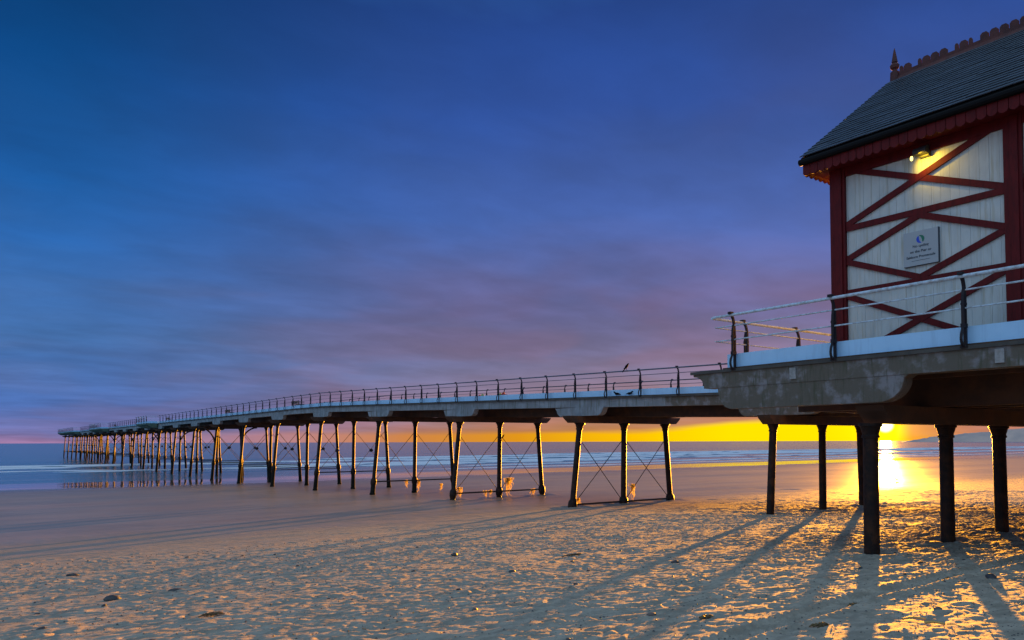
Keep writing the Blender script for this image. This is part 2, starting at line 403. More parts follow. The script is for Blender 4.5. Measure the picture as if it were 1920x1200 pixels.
ms = bpy.data.materials.new('beach_sand'); ms.use_nodes = True
t = NT(ms.node_tree)
pos = t.n('ShaderNodeNewGeometry').outputs['Position']
sp = t.n('ShaderNodeSeparateXYZ', inp={0: pos})
n1 = t.noise(t.vmul(pos, (0.5, 1.0, 0)), 0.35, 5, 0.6)
n2 = t.noise(t.vmul(pos, (1.0, 2.2, 1)), 3.0, 6, 0.65)
n3 = t.noise(pos, 60.0, 3, 0.6)
n4 = t.noise(t.vmul(pos, (1.0, 1.6, 1)), 16.0, 4, 0.65)
yy = t.m('ADD', sp.outputs[1], t.m('MULTIPLY', t.m('SUBTRACT', n1, 0.5), 16.0))
dry = t.mix(t.sm(n2, 0.34, 0.66), (0.255, 0.228, 0.18, 1), (0.39, 0.345, 0.275, 1))
dry = t.mix(t.sm(n4, 0.58, 0.74), dry, (0.205, 0.178, 0.15, 1)); dry = t.mix(t.sm(n3, 0.60, 0.75), dry, (0.15, 0.13, 0.11, 1))
damp = t.mix(t.sm(n1, 0.35, 0.65), (0.245, 0.195, 0.15, 1), (0.30, 0.24, 0.185, 1))
wet = (0.145, 0.115, 0.10, 1)
fd, fw_ = t.sm(yy, 15.0, 30.0), t.sm(yy, 62.0, 84.0)
c = t.mix(fd, dry, damp); c = t.mix(fw_, c, wet)
film = t.sm(t.m('ADD', sp.outputs[1], t.m('MULTIPLY', t.m('SUBTRACT', n1, 0.5), 9.0)), 74.0, 78.0)
ro = t.m('SUBTRACT', 0.85, t.m('MULTIPLY', fd, 0.50)); ro = t.m('SUBTRACT', ro, t.m('MULTIPLY', fw_, 0.12)); ro = t.m('MULTIPLY', ro, t.m('SUBTRACT', 1.0, t.m('MULTIPLY', film, 0.82)))
bh = t.m('ADD', t.m('ADD', n2, t.m('MULTIPLY', n4, 0.8)), t.m('MULTIPLY', n3, 0.2))
bs = t.m('MULTIPLY', t.m('SUBTRACT', 1.0, fd), 0.55)
bp = t.n('ShaderNodeBump', inp={'Strength': t.m('ADD', bs, 0.03), 'Distance': 0.025, 'Height': bh})
b = t.n('ShaderNodeBsdfPrincipled', inp={'Base Color': c, 'Roughness': ro, 'Specular IOR Level': t.m('ADD', 0.11, t.m('MULTIPLY', film, 0.36)), 'Normal': bp.outputs[0]})
t.n('ShaderNodeOutputMaterial', inp={0: b.outputs[0]})
beach = link('beach', grid_mesh('beach', xs, ys, Zb, ms), kind='structure')
beach['label'] = 'wide sandy beach, rippled and trodden near by, smooth and wet towards the sea'

# ---- sea
xs2 = axis((-3000, -200, 200), (-200, 260, 1.6), (260, 900, 8), (900, 6000, 200))
ys2 = axis((74, 200, 0.35), (200, 300, 2.5), (300, 1200, 40), (1200, 30000, 1600))
X2, Y2 = np.meshgrid(xs2, ys2)
near = smooth(Y2, 800, 160)
wv = 2.5 * fbm(X2 * 0.012, Y2 * 0.0, 5, 3)
Z2 = near * (0.10 * fbm(X2 * 0.03, Y2 * 0.22 + wv * 0.3, 15, 3) + 0.03 * fbm(X2 * 0.12, Y2 * 0.7, 25, 3)) * smooth(Y2, 84, 110)
foam = np.zeros_like(X2)
def breaker(y0, x0, x1, h, seed, fade=12.0, apron=1.0):
    yc = y0 + 5.0 * fbm(X2 * 0.010, X2 * 0 + seed, seed, 3)
    span = smooth(X2, x0, x0 + fade) * smooth(X2, x1, x1 - fade)
    d = Y2 - yc
    prof = np.where(d < 0, np.exp(-(d / 0.55) ** 2), np.exp(-(d / 2.6) ** 2))
    global Z2, foam
    Z2 = Z2 + h * prof * span
    ragged = 0.6 + 0.9 * vnoise(X2 * 0.25, X2 * 0 + seed, seed + 3)
    foam = np.maximum(foam, span * np.where(d < 0, np.exp(-(d / (apron * ragged + 0.3)) ** 2), np.exp(-(d / 0.6) ** 2)) * 1.3)
    foam = np.maximum(foam, 0.34 * span * smooth(d, -7, -1) * (d < 0) * (0.3 + 1.8 * vnoise(X2 * 0.05, Y2 * 0.9, seed + 7)))
breaker(146, -160, 18, 0.20, 101, 9, 2.6); breaker(127, -160, 21, 0.10, 111, 9, 1.3)
breaker(152, -40, 120, 0.25, 211, 20, 1.5); breaker(121, 5, 60, 0.14, 221, 12, 1.2); breaker(118, 48, 132, 0.30, 121); breaker(131, 30, 175, 0.35, 131); breaker(108, 60, 240, 0.18, 141)
breaker(150, 70, 260, 0.40, 151); breaker(168, 60, 400, 0.40, 161); breaker(124, 150, 420, 0.3, 171, 30); breaker(158, 200, 600, 0.4, 181, 30)
breaker(99, 40, 300, 0.06, 191, 30); breaker(187, 120, 700, 0.35, 201, 40)
mw = bpy.data.materials.new('sea_water'); mw.use_nodes = True
t = NT(mw.node_tree)
pos = t.n('ShaderNodeNewGeometry').outputs['Position']
fa = t.n('ShaderNodeAttribute', attribute_name='foam').outputs['Fac']
nf = t.noise(t.vmul(pos, (0.35, 1.3, 1)), 1.1, 5, 0.65)
fo = t.m('MULTIPLY', t.sm(t.m('ADD', fa, t.m('MULTIPLY', t.m('SUBTRACT', nf, 0.5), 0.7)), 0.22, 0.75), 0.9)
nb = t.m('ADD', t.noise(t.vmul(pos, (0.25, 1.0, 1)), 0.8, 5, 0.6), t.m('MULTIPLY', t.noise(t.vmul(pos, (0.5, 1.0, 1)), 4.0, 3, 0.6), 0.12))
bp = t.n('ShaderNodeBump', inp={'Strength': 0.35, 'Distance': 0.22, 'Height': nb})
wb = t.n('ShaderNodeBsdfPrincipled', inp={'Base Color': (0.040, 0.15, 0.22, 1), 'Roughness': 0.16, 'IOR': 1.33, 'Specular IOR Level': 0.5, 'Normal': bp.outputs[0]})
fb = t.n('ShaderNodeBsdfPrincipled', inp={'Base Color': (0.80, 0.80, 0.84, 1), 'Roughness': 0.8})
mx = t.n('ShaderNodeMixShader', inp={0: fo, 1: wb.outputs[0], 2: fb.outputs[0]})
t.n('ShaderNodeOutputMaterial', inp={0: mx.outputs[0]})
sea = link('sea', grid_mesh('sea', xs2, ys2, Z2, mw, {'foam': foam}), kind='structure')
sea['label'] = 'calm grey blue sea with thin lines of breaking foam'

# ---- headland beyond the bay
mh = pmat('hazed_headland_rock', (0.62, 0.44, 0.36), 0.95, (0.48, 0.36, 0.32), 0.02, coord='P')  # rock paled and warmed: distance haze put into its colour
M['headland'] = mh
D0 = 1900.0
hb = MB()
prof = [(1690, 0.0), (1705, 3.0), (1725, 7.0), (1750, 11.5), (1780, 16.0), (1815, 19.0), (1860, 23), (1920, 30), (1990, 46), (2080, 72), (2200, 96), (2350, 110), (2600, 112)]
def hray(px, d):
    u = (px - 960) / F_PX
    x, y = u * math.cos(ALPHA) + math.sin(ALPHA), -u * math.sin(ALPHA) + math.cos(ALPHA)
    L = math.hypot(x, y); return x / L * d, y / L * d
pp = []
for (a, ha), (b_, hb_) in zip(prof[:-1], prof[1:]):
    for k in range(6): pp.append((a + (b_ - a) * k / 6, ha + (hb_ - ha) * k / 6))
rows = []
for k, (px, h) in enumerate(pp):
    hh = max(h + 3.0 * (random.random() - 0.5) * min(1, h / 15), 0.1)
    front = hray(px, D0 - 10 + 8 * math.sin(k * 0.37)); mid = hray(px, D0 + 60 + 5 * math.sin(k * 0.61)); bk = hray(px, D0 + 500)
    rows.append([(front[0], front[1], -3.0), ((front[0] * 2 + mid[0]) / 3, (front[1] * 2 + mid[1]) / 3, hh * 0.42), ((front[0] + 2 * mid[0]) / 3, (front[1] + 2 * mid[1]) / 3, hh * 0.78), (mid[0], mid[1], hh), (bk[0], bk[1], hh * 1.0), (bk[0], bk[1], -3.0)])
nvr = 6
hb.add([p for r in rows for p in r], [(i * nvr + j, i * nvr + j + 1, (i + 1) * nvr + j + 1, (i + 1) * nvr + j) for i in range(len(rows) - 1) for j in range(nvr - 1)])
hd = hb.build('headland', 'headland', kind='structure', smooth=60); hd['label'] = 'dark far headland falling to the sea below the rising sun'

# ------------------------------------------------------------------ pier
PX = 21.80                                  # near girder face
def DK(y):                                  # deck edge height (absolute)
    d = np.interp(y, [-20, 8, 19.6, 55.0, 62.0, 300], [1.45, 1.45, 1.755, 2.72, 2.77, 2.80]); return float(d) + EYE
END_Y = 250.0
pier = thing('pier', 'long iron trestle pier running out over the beach into the sea', 'pier', loc=(PX, 5, G(5)))
inv = Matrix.Translation(-Vector(pier.location))
class PB(MB):                               # builds in world coordinates under the pier's empty
    off = pier.location.copy()
    def build(s, name, mat, parent=None, **k):
        o = Vector(s.off); s.v = [tuple(Vector(p) - o) for p in s.v]
        return MB.build(s, name, mat, parent, **k)

def sweep(mb, x0, x1, y0, y1, top, bot, step=10.08):
    """a long beam following the deck line between offsets top and bot below the deck edge"""
    cuts = [y for y in ([y0] + [c for c in (8, 19.6, 55.0, 62.0) if y0 < c < y1] + [y1])]
    for a, b_ in zip(cuts[:-1], cuts[1:]):
        za, zb = DK(a), DK(b_)
        mb.add([(x0, a, za + bot), (x1, a, za + bot), (x1, b_, zb + bot), (x0, b_, zb + bot), (x0, a, za + top), (x1, a, za + top), (x1, b_, zb + top), (x0, b_, zb + top)],
               [(0, 3, 2, 1), (4, 5, 6, 7), (0, 1, 5, 4), (1, 2, 6, 5), (2, 3, 7, 6), (3, 0, 4, 7)])
    return mb
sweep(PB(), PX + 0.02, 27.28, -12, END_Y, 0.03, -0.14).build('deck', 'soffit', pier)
sweep(PB(), PX - 0.10, PX + 0.02, -12, END_Y, 0.0, -0.065).build('deck_edge', 'lip', pier)
sweep(PB(), 27.28, 27.40, -12, END_Y, 0.0, -0.065).build('deck_edge', 'lip', pier)
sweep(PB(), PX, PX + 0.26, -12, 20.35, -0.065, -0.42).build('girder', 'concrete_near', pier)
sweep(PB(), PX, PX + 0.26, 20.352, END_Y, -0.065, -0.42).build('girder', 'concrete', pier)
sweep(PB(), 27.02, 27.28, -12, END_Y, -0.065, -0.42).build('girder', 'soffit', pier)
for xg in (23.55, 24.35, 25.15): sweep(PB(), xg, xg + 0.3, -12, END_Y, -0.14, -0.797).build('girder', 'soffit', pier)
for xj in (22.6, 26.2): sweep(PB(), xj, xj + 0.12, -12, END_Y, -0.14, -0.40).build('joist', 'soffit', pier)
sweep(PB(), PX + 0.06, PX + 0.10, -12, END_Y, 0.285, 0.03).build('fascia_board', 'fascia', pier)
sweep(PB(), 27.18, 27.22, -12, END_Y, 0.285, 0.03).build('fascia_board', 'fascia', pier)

def haunch_profile(yc, half, z0, z1, r=0.34):
    """rounded bracket outline in (y, z): top at z0, flat bottom at z1"""
    pts = [(yc - half, z0)]
    n = 6
    dz = z0 - z1
    for k in range(1, n + 1):
        a = math.pi / 2 * k / n
        pts.append((yc - half + 0.10 + r * (1 - math.cos(a)) , z0 - 0.04 - (dz - 0.04) * math.sin(a)))
    for k in range(n, 0, -1):
        a = math.pi / 2 * k / n
        pts.append((yc + half - 0.10 - r * (1 - math.cos(a)), z0 - 0.04 - (dz - 0.04) * math.sin(a)))
    pts.append((yc + half, z0))
    return pts

def column_mesh(MBc, top, foot, ztop, zfoot, zcol, buried=1.0, plain=False):
    """iron column: capital, tapered shaft, collar where the tie rod meets it, thicker foot"""
    T, B = Vector((top[0], top[1], ztop)), Vector((foot[0], foot[1], zfoot))
    L = (T - B).length; d = (B - T).normalized()
    def P(s): return tuple(T + d * s)
    mb = MBc()
    if plain:
        mb.tube([P(0), P(0.05), P(0.055), P(0.11), P(0.17), P(0.20), P(0.205), P(0.24), P(0.245), P(L + buried)], [0.185, 0.185, 0.165, 0.150, 0.130, 0.130, 0.142, 0.142, 0.120, 0.126], 14)
        return mb, Vector(P(0.62)), Vector(P(L))
    mb.tube([P(0), P(0.06), P(0.07), P(0.16), P(0.24), P(0.25), P(0.30), P(0.31), P(0.40)], [0.235, 0.235, 0.195, 0.165, 0.135, 0.155, 0.155, 0.128, 0.120], 12)
    sc_ = (ztop - zcol) / max(ztop - zfoot, 0.1) * L
    sc_ = min(max(sc_, 1.0), L - 0.06)
    mb.tube([P(0.40), P(sc_ - 0.22)], [0.122, 0.128], 12)
    mb.tube([P(sc_ - 0.24), P(sc_ - 0.15), P(sc_), P(sc_ + 0.15), P(sc_ + 0.26)], [0.135, 0.19, 0.205, 0.19, 0.145], 12)
    mb.foot = None
    if zcol - zfoot > 0.45:
        mb.foot = MBc()
        mb.foot.tube([P(sc_ + 0.2), P(L - 0.14), P(L - 0.12), P(L + buried)], [0.152, 0.165, 0.19, 0.20], 12)
        if zcol - zfoot > 0.7:
            cut = len(mb.v)
    else: mb.tube([P(sc_ + 0.2), P(L - 0.12), P(L - 0.10), P(L + buried)], [0.14, 0.145, 0.15, 0.15], 12)
    return mb, Vector(P(0.62)), Vector(P(sc_ - 0.02))

def trestle(parent, PBc, y, x0, zc, zbar, tie, mat_h, haunches=((0.13, 1.65), (5.4, 1.65)), beamx=(-0.75, 6.25), xtop=(0.05, 2.72, 5.42), xfoot=(-0.42, 2.65, 5.75), haunch=True, plain=False):
    """zc: deck edge height; one trestle = crossbeam with columns, rods and ties below it"""
    zt, zb = zc - 0.80, zc - 1.10
    cb = PBc()
    cb.prism([(x0 + beamx[0], zt), (x0 + beamx[0] + 0.06, zt - 0.10), (x0 + beamx[0] + 0.30, zb), (x0 + beamx[1] - 0.30, zb), (x0 + beamx[1] - 0.06, zt - 0.10), (x0 + beamx[1], zt)], 'y', y - 0.24, y + 0.24)
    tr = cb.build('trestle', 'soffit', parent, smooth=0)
    off = Vector(PBc.off)
    tops, cols = [], []
    for xt, xf_ in zip(xtop, xfoot):
        zf = ground(x0 + xf_, y) if y < 100 else G(y)
        mb, pt, pc = column_mesh(PBc, (x0 + xt, y), (x0 + xf_, y), zb, zf, tie, plain=plain)
        mb.build('column', 'iron', tr)
        if getattr(mb, 'foot', None): mb.foot.build('column_foot', 'foot', tr)
        tops.append(pt); cols.append(pc)
    for k in range(0 if plain else 2):
        for a, b_ in ((tops[k], cols[k + 1]), (tops[k + 1], cols[k])):
            e = Vector((0, 0.05 if a is tops[k] else -0.05, 0))
            PBc().tube([a + e, b_ + e], 0.018 if y < 60 else 0.024, 6).build('brace_rod', 'rod', tr)
        if y > 50:
            md = (tops[k] + cols[k + 1]) / 2
            PBc().tube([md + Vector((0, -0.09, 0)), md + Vector((0, 0.09, 0))], 0.13, 10).build('brace_boss', 'rod', tr)
        PBc().tube([cols[k], cols[k + 1]], 0.045, 8).build('tie_rod', 'rod', tr)
        if y > 60:
            PBc().tube([cols[k] + Vector((0, 0, -0.16)), cols[k + 1] + Vector((0, 0, -0.16))], 0.035, 6).build('tie_rod', 'rod', tr)
    if haunch:
        for xo, half in haunches:
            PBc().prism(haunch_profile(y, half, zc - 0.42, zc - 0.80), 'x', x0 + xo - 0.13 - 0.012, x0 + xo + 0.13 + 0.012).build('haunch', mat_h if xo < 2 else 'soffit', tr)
    return tr, tops, cols

TIE = {0: 1.2, 1: 1.55, 2: EYE - 2.78, 3: EYE - 2.83, 4: EYE - 2.60, 5: EYE - 2.32}
arch_at = []
for k, ty in enumerate(TR_Y):
    if ty > END_Y - 0.5: break
    tie = TIE.get(k, EYE - 2.25)
    if k < 2:
        tie = G(ty) - 0.3
    tr, tops, cols = trestle(pier, PB, ty, PX, DK(ty), None, tie, 'concrete_near' if k < 2 else 'concrete', plain=k < 2, **(dict(xtop=(-0.22, 2.58, 5.0), xfoot=(-0.45, 2.55, 5.1)) if k < 2 else {}))
    if k in (8, 11, 13, 15, 17):
        for a, sgn in ((0, -1), (1, 1)):
            base_p = tops[a] + (cols[a] - tops[a]) * 0.42
            pts = [(base_p.x + sgn * 1.7 * (1 - math.cos(q)), base_p.y + 0.02, base_p.z + (DK(ty) - 1.12 - base_p.z) * math.sin(q)) for q in np.linspace(0, math.pi / 2, 9)]
            PB().tube(pts, 0.085, 8).build('arch_brace', 'iron', tr)

# railing posts
def post_mesh():
    mb = MB()
    S = (0, 1, 0)
    def bar(pts, wd, th):
        for p, q in zip(pts[:-1], pts[1:]):
            mb.beam((-p[0], 0, p[1]), (-q[0], 0, q[1]), th, wd, S)
    arc = lambda a0, a1, cx, cz, r, n=7: [(cx + r * math.cos(R(a)), cz + r * math.sin(R(a))) for a in np.linspace(a0, a1, n)]
    bar([(0.045, -0.03), (0.045, 0.62), (0.052, 0.80)] + [(0.062, 0.88), (0.085, 0.955), (0.115, 1.00), (0.15, 1.03)], 0.042, 0.040)
    bar([(0.105, 0.27), (0.105, 0.60), (0.095, 0.74), (0.075, 0.83)], 0.034, 0.040)
    bar([(0.105, 0.30), (0.130, 0.24), (0.165, 0.17), (0.178, 0.10), (0.165, 0.04), (0.130, -0.005), (0.07, -0.03)], 0.026, 0.034)
    mb.box(-0.132, -0.022, -0.028, 0.028, 0.265, 0.325)
    mb.box(-0.125, -0.025, -0.026, 0.026, 0.60, 0.635)
    mb.box(-0.20, -0.105, -0.034, 0.034, 1.035, 1.078)
    mb.box(-0.115, -0.02, -0.05, 0.05, -0.035, -0.005)
    return mb.mesh('railing_post', 'post', 0)
POST = post_mesh()
RAIL_H = ((1.018, 0.14, 0.027), (0.825, 0.062, 0.0135), (0.555, 0.062, 0.0135))

def railing(parent, PBc, pts, outward, posts, mat='rail', thin=1.0):
    """pts: polyline on the deck edge (x, y, z); outward: unit (x, y); posts: positions"""
    off = Vector(PBc.off)
    rz = math.atan2(-outward[1], -outward[0])
    ox, oy = outward
    top = PBc().tube([(p[0] + ox * 0.14, p[1] + oy * 0.14, p[2] + 1.018) for p in pts], 0.027 * thin, 10).build('railing', mat, parent)
    for h, o_, r_ in RAIL_H[1:]:
        PBc().tube([(p[0] + ox * o_, p[1] + oy * o_, p[2] + h) for p in pts], r_ * thin, 8).build('mid_rail', mat, top)
    for p in posts:
        link('railing_post', POST, top, loc=tuple(Vector(p) - off), rz=rz)
    return top
BUMP = [(117.2, 125.3), (164.0, 180.8), (211.6, END_Y)]
def inbump(y): return any(a - 0.2 < y < b_ + 0.2 for a, b_ in BUMP)
segs = [(12.0, 117.2), (125.3, 164.0), (180.8, 211.6)]
for a, b_ in segs:
    ysr = sorted(set([a] + [c for c in (8, 19.6, 55.0, 62.0) if a < c < b_] + [b_]))
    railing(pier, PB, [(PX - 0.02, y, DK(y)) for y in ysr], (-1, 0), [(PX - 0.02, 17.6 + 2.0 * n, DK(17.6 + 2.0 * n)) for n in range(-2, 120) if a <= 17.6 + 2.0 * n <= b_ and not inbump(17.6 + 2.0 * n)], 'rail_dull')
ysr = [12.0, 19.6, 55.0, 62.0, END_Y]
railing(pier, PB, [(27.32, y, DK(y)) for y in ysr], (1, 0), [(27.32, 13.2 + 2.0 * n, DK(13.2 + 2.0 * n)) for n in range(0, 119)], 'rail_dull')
for bi, (a, b_) in enumerate(BUMP):
    xb = 20.25
    za = DK(a)
    bay = PB()
    bay.prism([(xb, za + 0.02), (PX - 0.101, za + 0.02), (PX - 0.101, za - 0.62), (xb + 0.75, za - 0.55), (xb, za - 0.16)], 'y', a, b_)
    bo = bay.build('viewing_bay', 'algae', pier, smooth=0)
    PB().box(xb + 0.06, xb + 0.10, a, b_, za + 0.02, za + 0.30).build('fascia_board', 'fascia', bo)
    PB().box(xb + 0.10, PX - 0.12, a, a + 0.04, za + 0.02, za + 0.30).build('fascia_board', 'fascia', bo)
    PB().box(xb + 0.10, PX - 0.12, b_ - 0.04, b_, za + 0.02, za + 0.30).build('fascia_board', 'fascia', bo)
    for h, r_ in ((1.02, 0.030), (0.80, 0.018), (0.55, 0.018)):
        PB().tube([(PX - 0.16, a, za + h), (xb, a, za + h), (xb, b_, za + h), (PX - 0.16, b_, za + h)], r_, 6).build('mid_rail', 'rail', bo)
    for yv in np.arange(a, b_ + 0.1, 2.0):
        link('railing_post', POST, bo, loc=tuple(Vector((xb + 0.06, yv, za)) - PB.off), rz=0)
# small pale plates bolted to the near girder
PB().box(PX - 0.03, PX - 0.001, 16.2, 16.36, DK(16.3) - 0.36, DK(16.3) - 0.12).build('patch_plate', 'plate', pier, smooth=0)

# ------------------------------------------------------------------ entrance platform (the wing that carries the pavilion)
WX = 11.90
WD = 1.386 + EYE
plat = thing('entrance_platform', 'stained concrete entrance platform on iron columns beside the start of the pier', 'platform', loc=(WX, 6.85, G(6.85)))
class WB(PB): off = plat.location.copy()
WB().box(WX + 0.02, PX - 0.104, -12, 9.62, WD - 0.14, WD + 0.03).build('deck', 'soffit', plat, smooth=0)
WB().box(WX - 0.04, WX + 0.018, -12, 10.39, WD - 0.055, WD).build('deck_edge', 'lip', plat, smooth=0)
tip = [(-12, WD - 0.056), (10.34, WD - 0.056), (10.335, WD - 0.10)]
for a in np.linspace(0, 90, 8): tip.append((10.33 - 0.30 * math.sin(R(a)) * 0.85, WD - 0.10 - 0.22 * (1 - math.cos(R(a)))))
tip += [(10.075, WD - 0.345), (9.75, WD - 0.352), (-12, WD - 0.352)]
WB().prism(tip, 'x', WX, WX + 0.30).build('girder', 'concrete_near', plat)
hp = [(6.02, WD - 0.353)]
for a in np.linspace(0, 90, 9): hp.append((6.10 + 0.42 * (1 - math.cos(R(a))), WD - 0.40 - 0.37 * math.sin(R(a))))
hp += [(9.45, WD - 0.77), (9.58, WD - 0.72), (9.68, WD - 0.60), (9.73, WD - 0.45), (9.74, WD - 0.353)]
WB().prism(hp, 'x', WX + 0.012, WX + 0.29).build('haunch', 'concrete_near', plat)
WB().box(17.3, 17.6, -12, 9.6, WD - 0.55, WD - 0.141).build('girder', 'soffit', plat, smooth=0)
for xg in (13.9, 14.8, 15.7): WB().box(xg, xg + 0.3, -12, 9.3, WD - 0.797, WD - 0.141).build('girder', 'soffit', plat, smooth=0)
for xj in (12.9, 16.5, 18.4, 19.3, 20.2): WB().box(xj, xj + 0.12, -12, 9.6, WD - 0.36, WD - 0.141).build('joist', 'soffit', plat, smooth=0)
WB().box(WX + 0.31, PX - 0.11, 9.36, 9.60, WD - 0.42, WD - 0.142).build('end_beam', 'soffit', plat, smooth=0)
for ty in (6.85, -3.2):
    trestle(plat, WB, ty, WX, WD - 0.0, None, G(ty) - 0.35, 'concrete_near', beamx=(0.32, 9.6), xtop=(0.36, 2.98, 5.22), xfoot=(0.34, 2.98, 5.27), haunch=False, plain=True)
# kick boards between the posts
posts_y = [9.32 - 2.07 * k for k in range(8)]
ends = [9.55] + posts_y + [-6.0]
for a, b_ in zip(ends[:-1], ends[1:]):
    if a - b_ > 0.1: WB().box(WX + 0.07, WX + 0.11, b_ + 0.004, a - 0.004, WD + 0.001, WD + 0.292).build('fascia_board', 'fascia', plat, smooth=0)
WB().box(WX + 0.115, 20.4, 9.52, 9.56, WD + 0.032, WD + 0.292).build('fascia_board', 'fascia', plat, smooth=0)
WX0 = WX + 0.05
railing(plat, WB, [(WX0, -6.0, WD), (WX0, 9.52, WD), (WX0, 9.74, WD)], (-1, 0), [(WX0, y, WD) for y in posts_y])
railing(plat, WB, [(WX0 - 0.12, 9.66, WD), (20.4, 9.66, WD)], (0, 1), [(12.80 + 1.78 * k, 9.66, WD) for k in range(5)])
for yv, zo in ((8.05, 0.20), (4.72, 0.19)):
    WB().box(WX - 0.028, WX - 0.001, yv - 0.06, yv + 0.06, WD - 0.29, WD - 0.09).build('patch_plate', 'plate', plat, smooth=0)

# ------------------------------------------------------------------ pavilion
HX0, HX1, HY1, BAY = 13.0, 18.8, 7.93, 3.02
HY0 = HY1 - 3 * BAY
HF, HT = WD + 0.03, 5.0 + EYE
ZR1, ZR2 = 2.69 + EYE, 3.87 + EYE
pav = thing('pavilion', 'cream boarded pavilion with dark red timber frame and slate roof on the platform', 'pavilion', loc=((HX0 + HX1) / 2, (HY0 + HY1) / 2, HF))
class HB(PB): off = pav.location.copy()
# inner core and boards
wall = HB().box(HX0 + 0.06, HX1 - 0.06, HY0 + 0.06, HY1 - 0.06, HF, HT + 0.02).build('wall', 'board', pav, smooth=0)
bw = 0.148
y = HY1 - 0.15
while y > HY0 + 0.15:
    j = random.uniform(-0.001, 0.001)
    HB().box(HX0 + 0.030 + j, HX0 + 0.0585, y - bw + 0.0016, y - 0.0016, HF, HT).build('wall_board', 'board', wall, smooth=0)
    y -= bw
for yv, s in ((HY1 - 0.0585, 1), (HY0 + 0.0585, -1)):
    x = HX0 + 0.2
    while x < HX1 - 0.2:
        a, b_ = sorted((yv, yv + s * 0.028))
        HB().box(x + 0.004, min(x + 0.296, HX1 - 0.2), a + 0.001, b_, HF, HT).build('wall_board', 'board', wall, smooth=0); x += 0.30
# posts: a stout post with a narrower trim strip proud of it
def hpost(y0, y1):
    o = HB().box(HX0 - 0.035, HX0 + 0.14, y0, y1, HF, HT).build('frame_post', 'red', pav, smooth=0)
    HB().box(HX0 - 0.062, HX0 - 0.036, y0 + 0.05, y1 - 0.10, HF, HT - 0.02).build('post_trim', 'red', o, smooth=0)
hpost(HY1 - 0.27, HY1 + 0.02)
for k in (1, 2): hpost(HY1 - k * BAY - 0.13, HY1 - k * BAY + 0.13)
hpost(HY0 - 0.02, HY0 + 0.27)
for xx in (HX0 + 0.14, HX1 - 0.14):
    for yv in (HY0, HY1): HB().box(xx - 0.14, xx + 0.14, yv - 0.036, yv + 0.030, HF, HT).build('frame_post', 'red', pav, smooth=0)
HB().box(HX0 - 0.02, HX0 + 0.030, HY0, HY1, HT - 0.16, HT).build('wall_plate', 'red', pav, smooth=0)
TW = 0.105
def tim(y0, z0, y1, z1, px, name='timber_brace', parent=pav):
    return HB().beam((HX0 + px, y0, z0), (HX0 + px, y1, z1), TW, 0.034, (0, -(z1 - z0), (y1 - y0))).build(name, 'red', parent, smooth=0)
for k in range(3):
    yl = HY1 - k * BAY - (0.27 if k == 0 else 0.13); yr = HY1 - (k + 1) * BAY + (0.13 if k < 2 else 0.27)
    ym = (yl + yr) / 2
    tim(yl, ZR1, yr, ZR1, 0.010, 'timber_rail'); tim(yl, ZR2, yr, ZR2, 0.010, 'timber_rail')
    zm = (ZR1 + ZR2) / 2
    e = 0.06
    tim(yl, HT - 0.03, yr, ZR2 + e, 0.0125); tim(yl, ZR2 + e, yr, HT - 0.03, 0.0075)
    tim(yl, zm + 0.02, ym, ZR2 - e, 0.0125); tim(ym, ZR2 - e, yr, zm + 0.02, 0.0075)
    tim(yl, zm - 0.02, ym, ZR1 + e, 0.0075); tim(ym, ZR1 + e, yr, zm - 0.02, 0.0125)
    tim(yl, ZR1 - e, yr, HF + 0.05, 0.0125); tim(yl, HF + 0.05, yr, ZR1 - e, 0.0075)
# roof
EX0, EX1, RXc = 12.55, 19.25, 15.90
EZ, RZ = 5.28 + EYE, 7.68 + EYE
RY1, RY0 = 8.27, HY0 - 0.45
sl = math.hypot(RXc - EX0, RZ - EZ)
ux, uz = (RXc - EX0) / sl, (RZ - EZ) / sl
roof = HB()
roof.prism([(EX0, EZ - 0.02), (RXc, RZ - 0.02), (EX1, EZ - 0.02), (EX1 - 0.05, EZ - 0.10), (RXc, RZ - 0.12), (EX0 + 0.05, EZ - 0.10)], 'y', RY0, RY1)
roof = roof.build('roof', 'gutter', pav, smooth=0)
HB().box(EX0 + 0.04, EX1 - 0.04, RY0 + 0.06, RY1 - 0.06, HT + 0.003, HT + 0.03).build('soffit_board', 'red', pav, smooth=0)
# slates: courses up the slope, each slate its own piece where the photo shows it
gauge, sw = 0.165, 0.285
nc = int(sl / gauge)
slab_mesh = {}
def slate_box(mb, c, y0, y1, side):
    s0 = c * gauge - 0.02; s1 = min(s0 + gauge + 0.07, sl - 0.01)
    t0, t1 = 0.024, 0.004
    sx = 1 if side < 0 else -1
    ex = EX0 if side < 0 else EX1
    vs = []
    for s, o in ((s0, t0), (s1, t1)):
        for oo in (o - 0.016, o):
            for yv in (y0, y1):
                vs.append((ex + sx * (ux * s - uz * oo), yv, EZ + uz * s + ux * oo))
    return mb.add(vs, [(0, 1, 3, 2), (4, 6, 7, 5), (0, 4, 5, 1), (2, 3, 7, 6), (0, 2, 6, 4), (1, 5, 7, 3)])
rest = HB(); count = 0
order = []
for c in range(nc):
    yv = RY1 + (0.01 if c % 2 else 0.01 - sw / 2)
    yv = RY1 + 0.012; first = sw if c % 2 else sw / 2
    w_ = first
    while yv > RY0:
        order.append((c, max(yv - w_, RY0), yv)); yv -= w_; w_ = sw
order.sort(key=lambda q: (0 if (q[2] > 4.9 + 0.0 * q[0]) else 1, q[0]))
for c, a, b_ in order:
    jit = random.uniform(0, 0.006)
    if count < 296 and b_ > 4.4:
        mb = slate_box(HB(), c, a + 0.002, b_ - 0.002 - jit * 0.3, -1)
        mb.v = [(x, y_, z + jit) for x, y_, z in mb.v]
        mb.build('slate', 'slate', roof, smooth=0); count += 1
    else: slate_box(rest, c, a + 0.002, b_ - 0.002, -1)
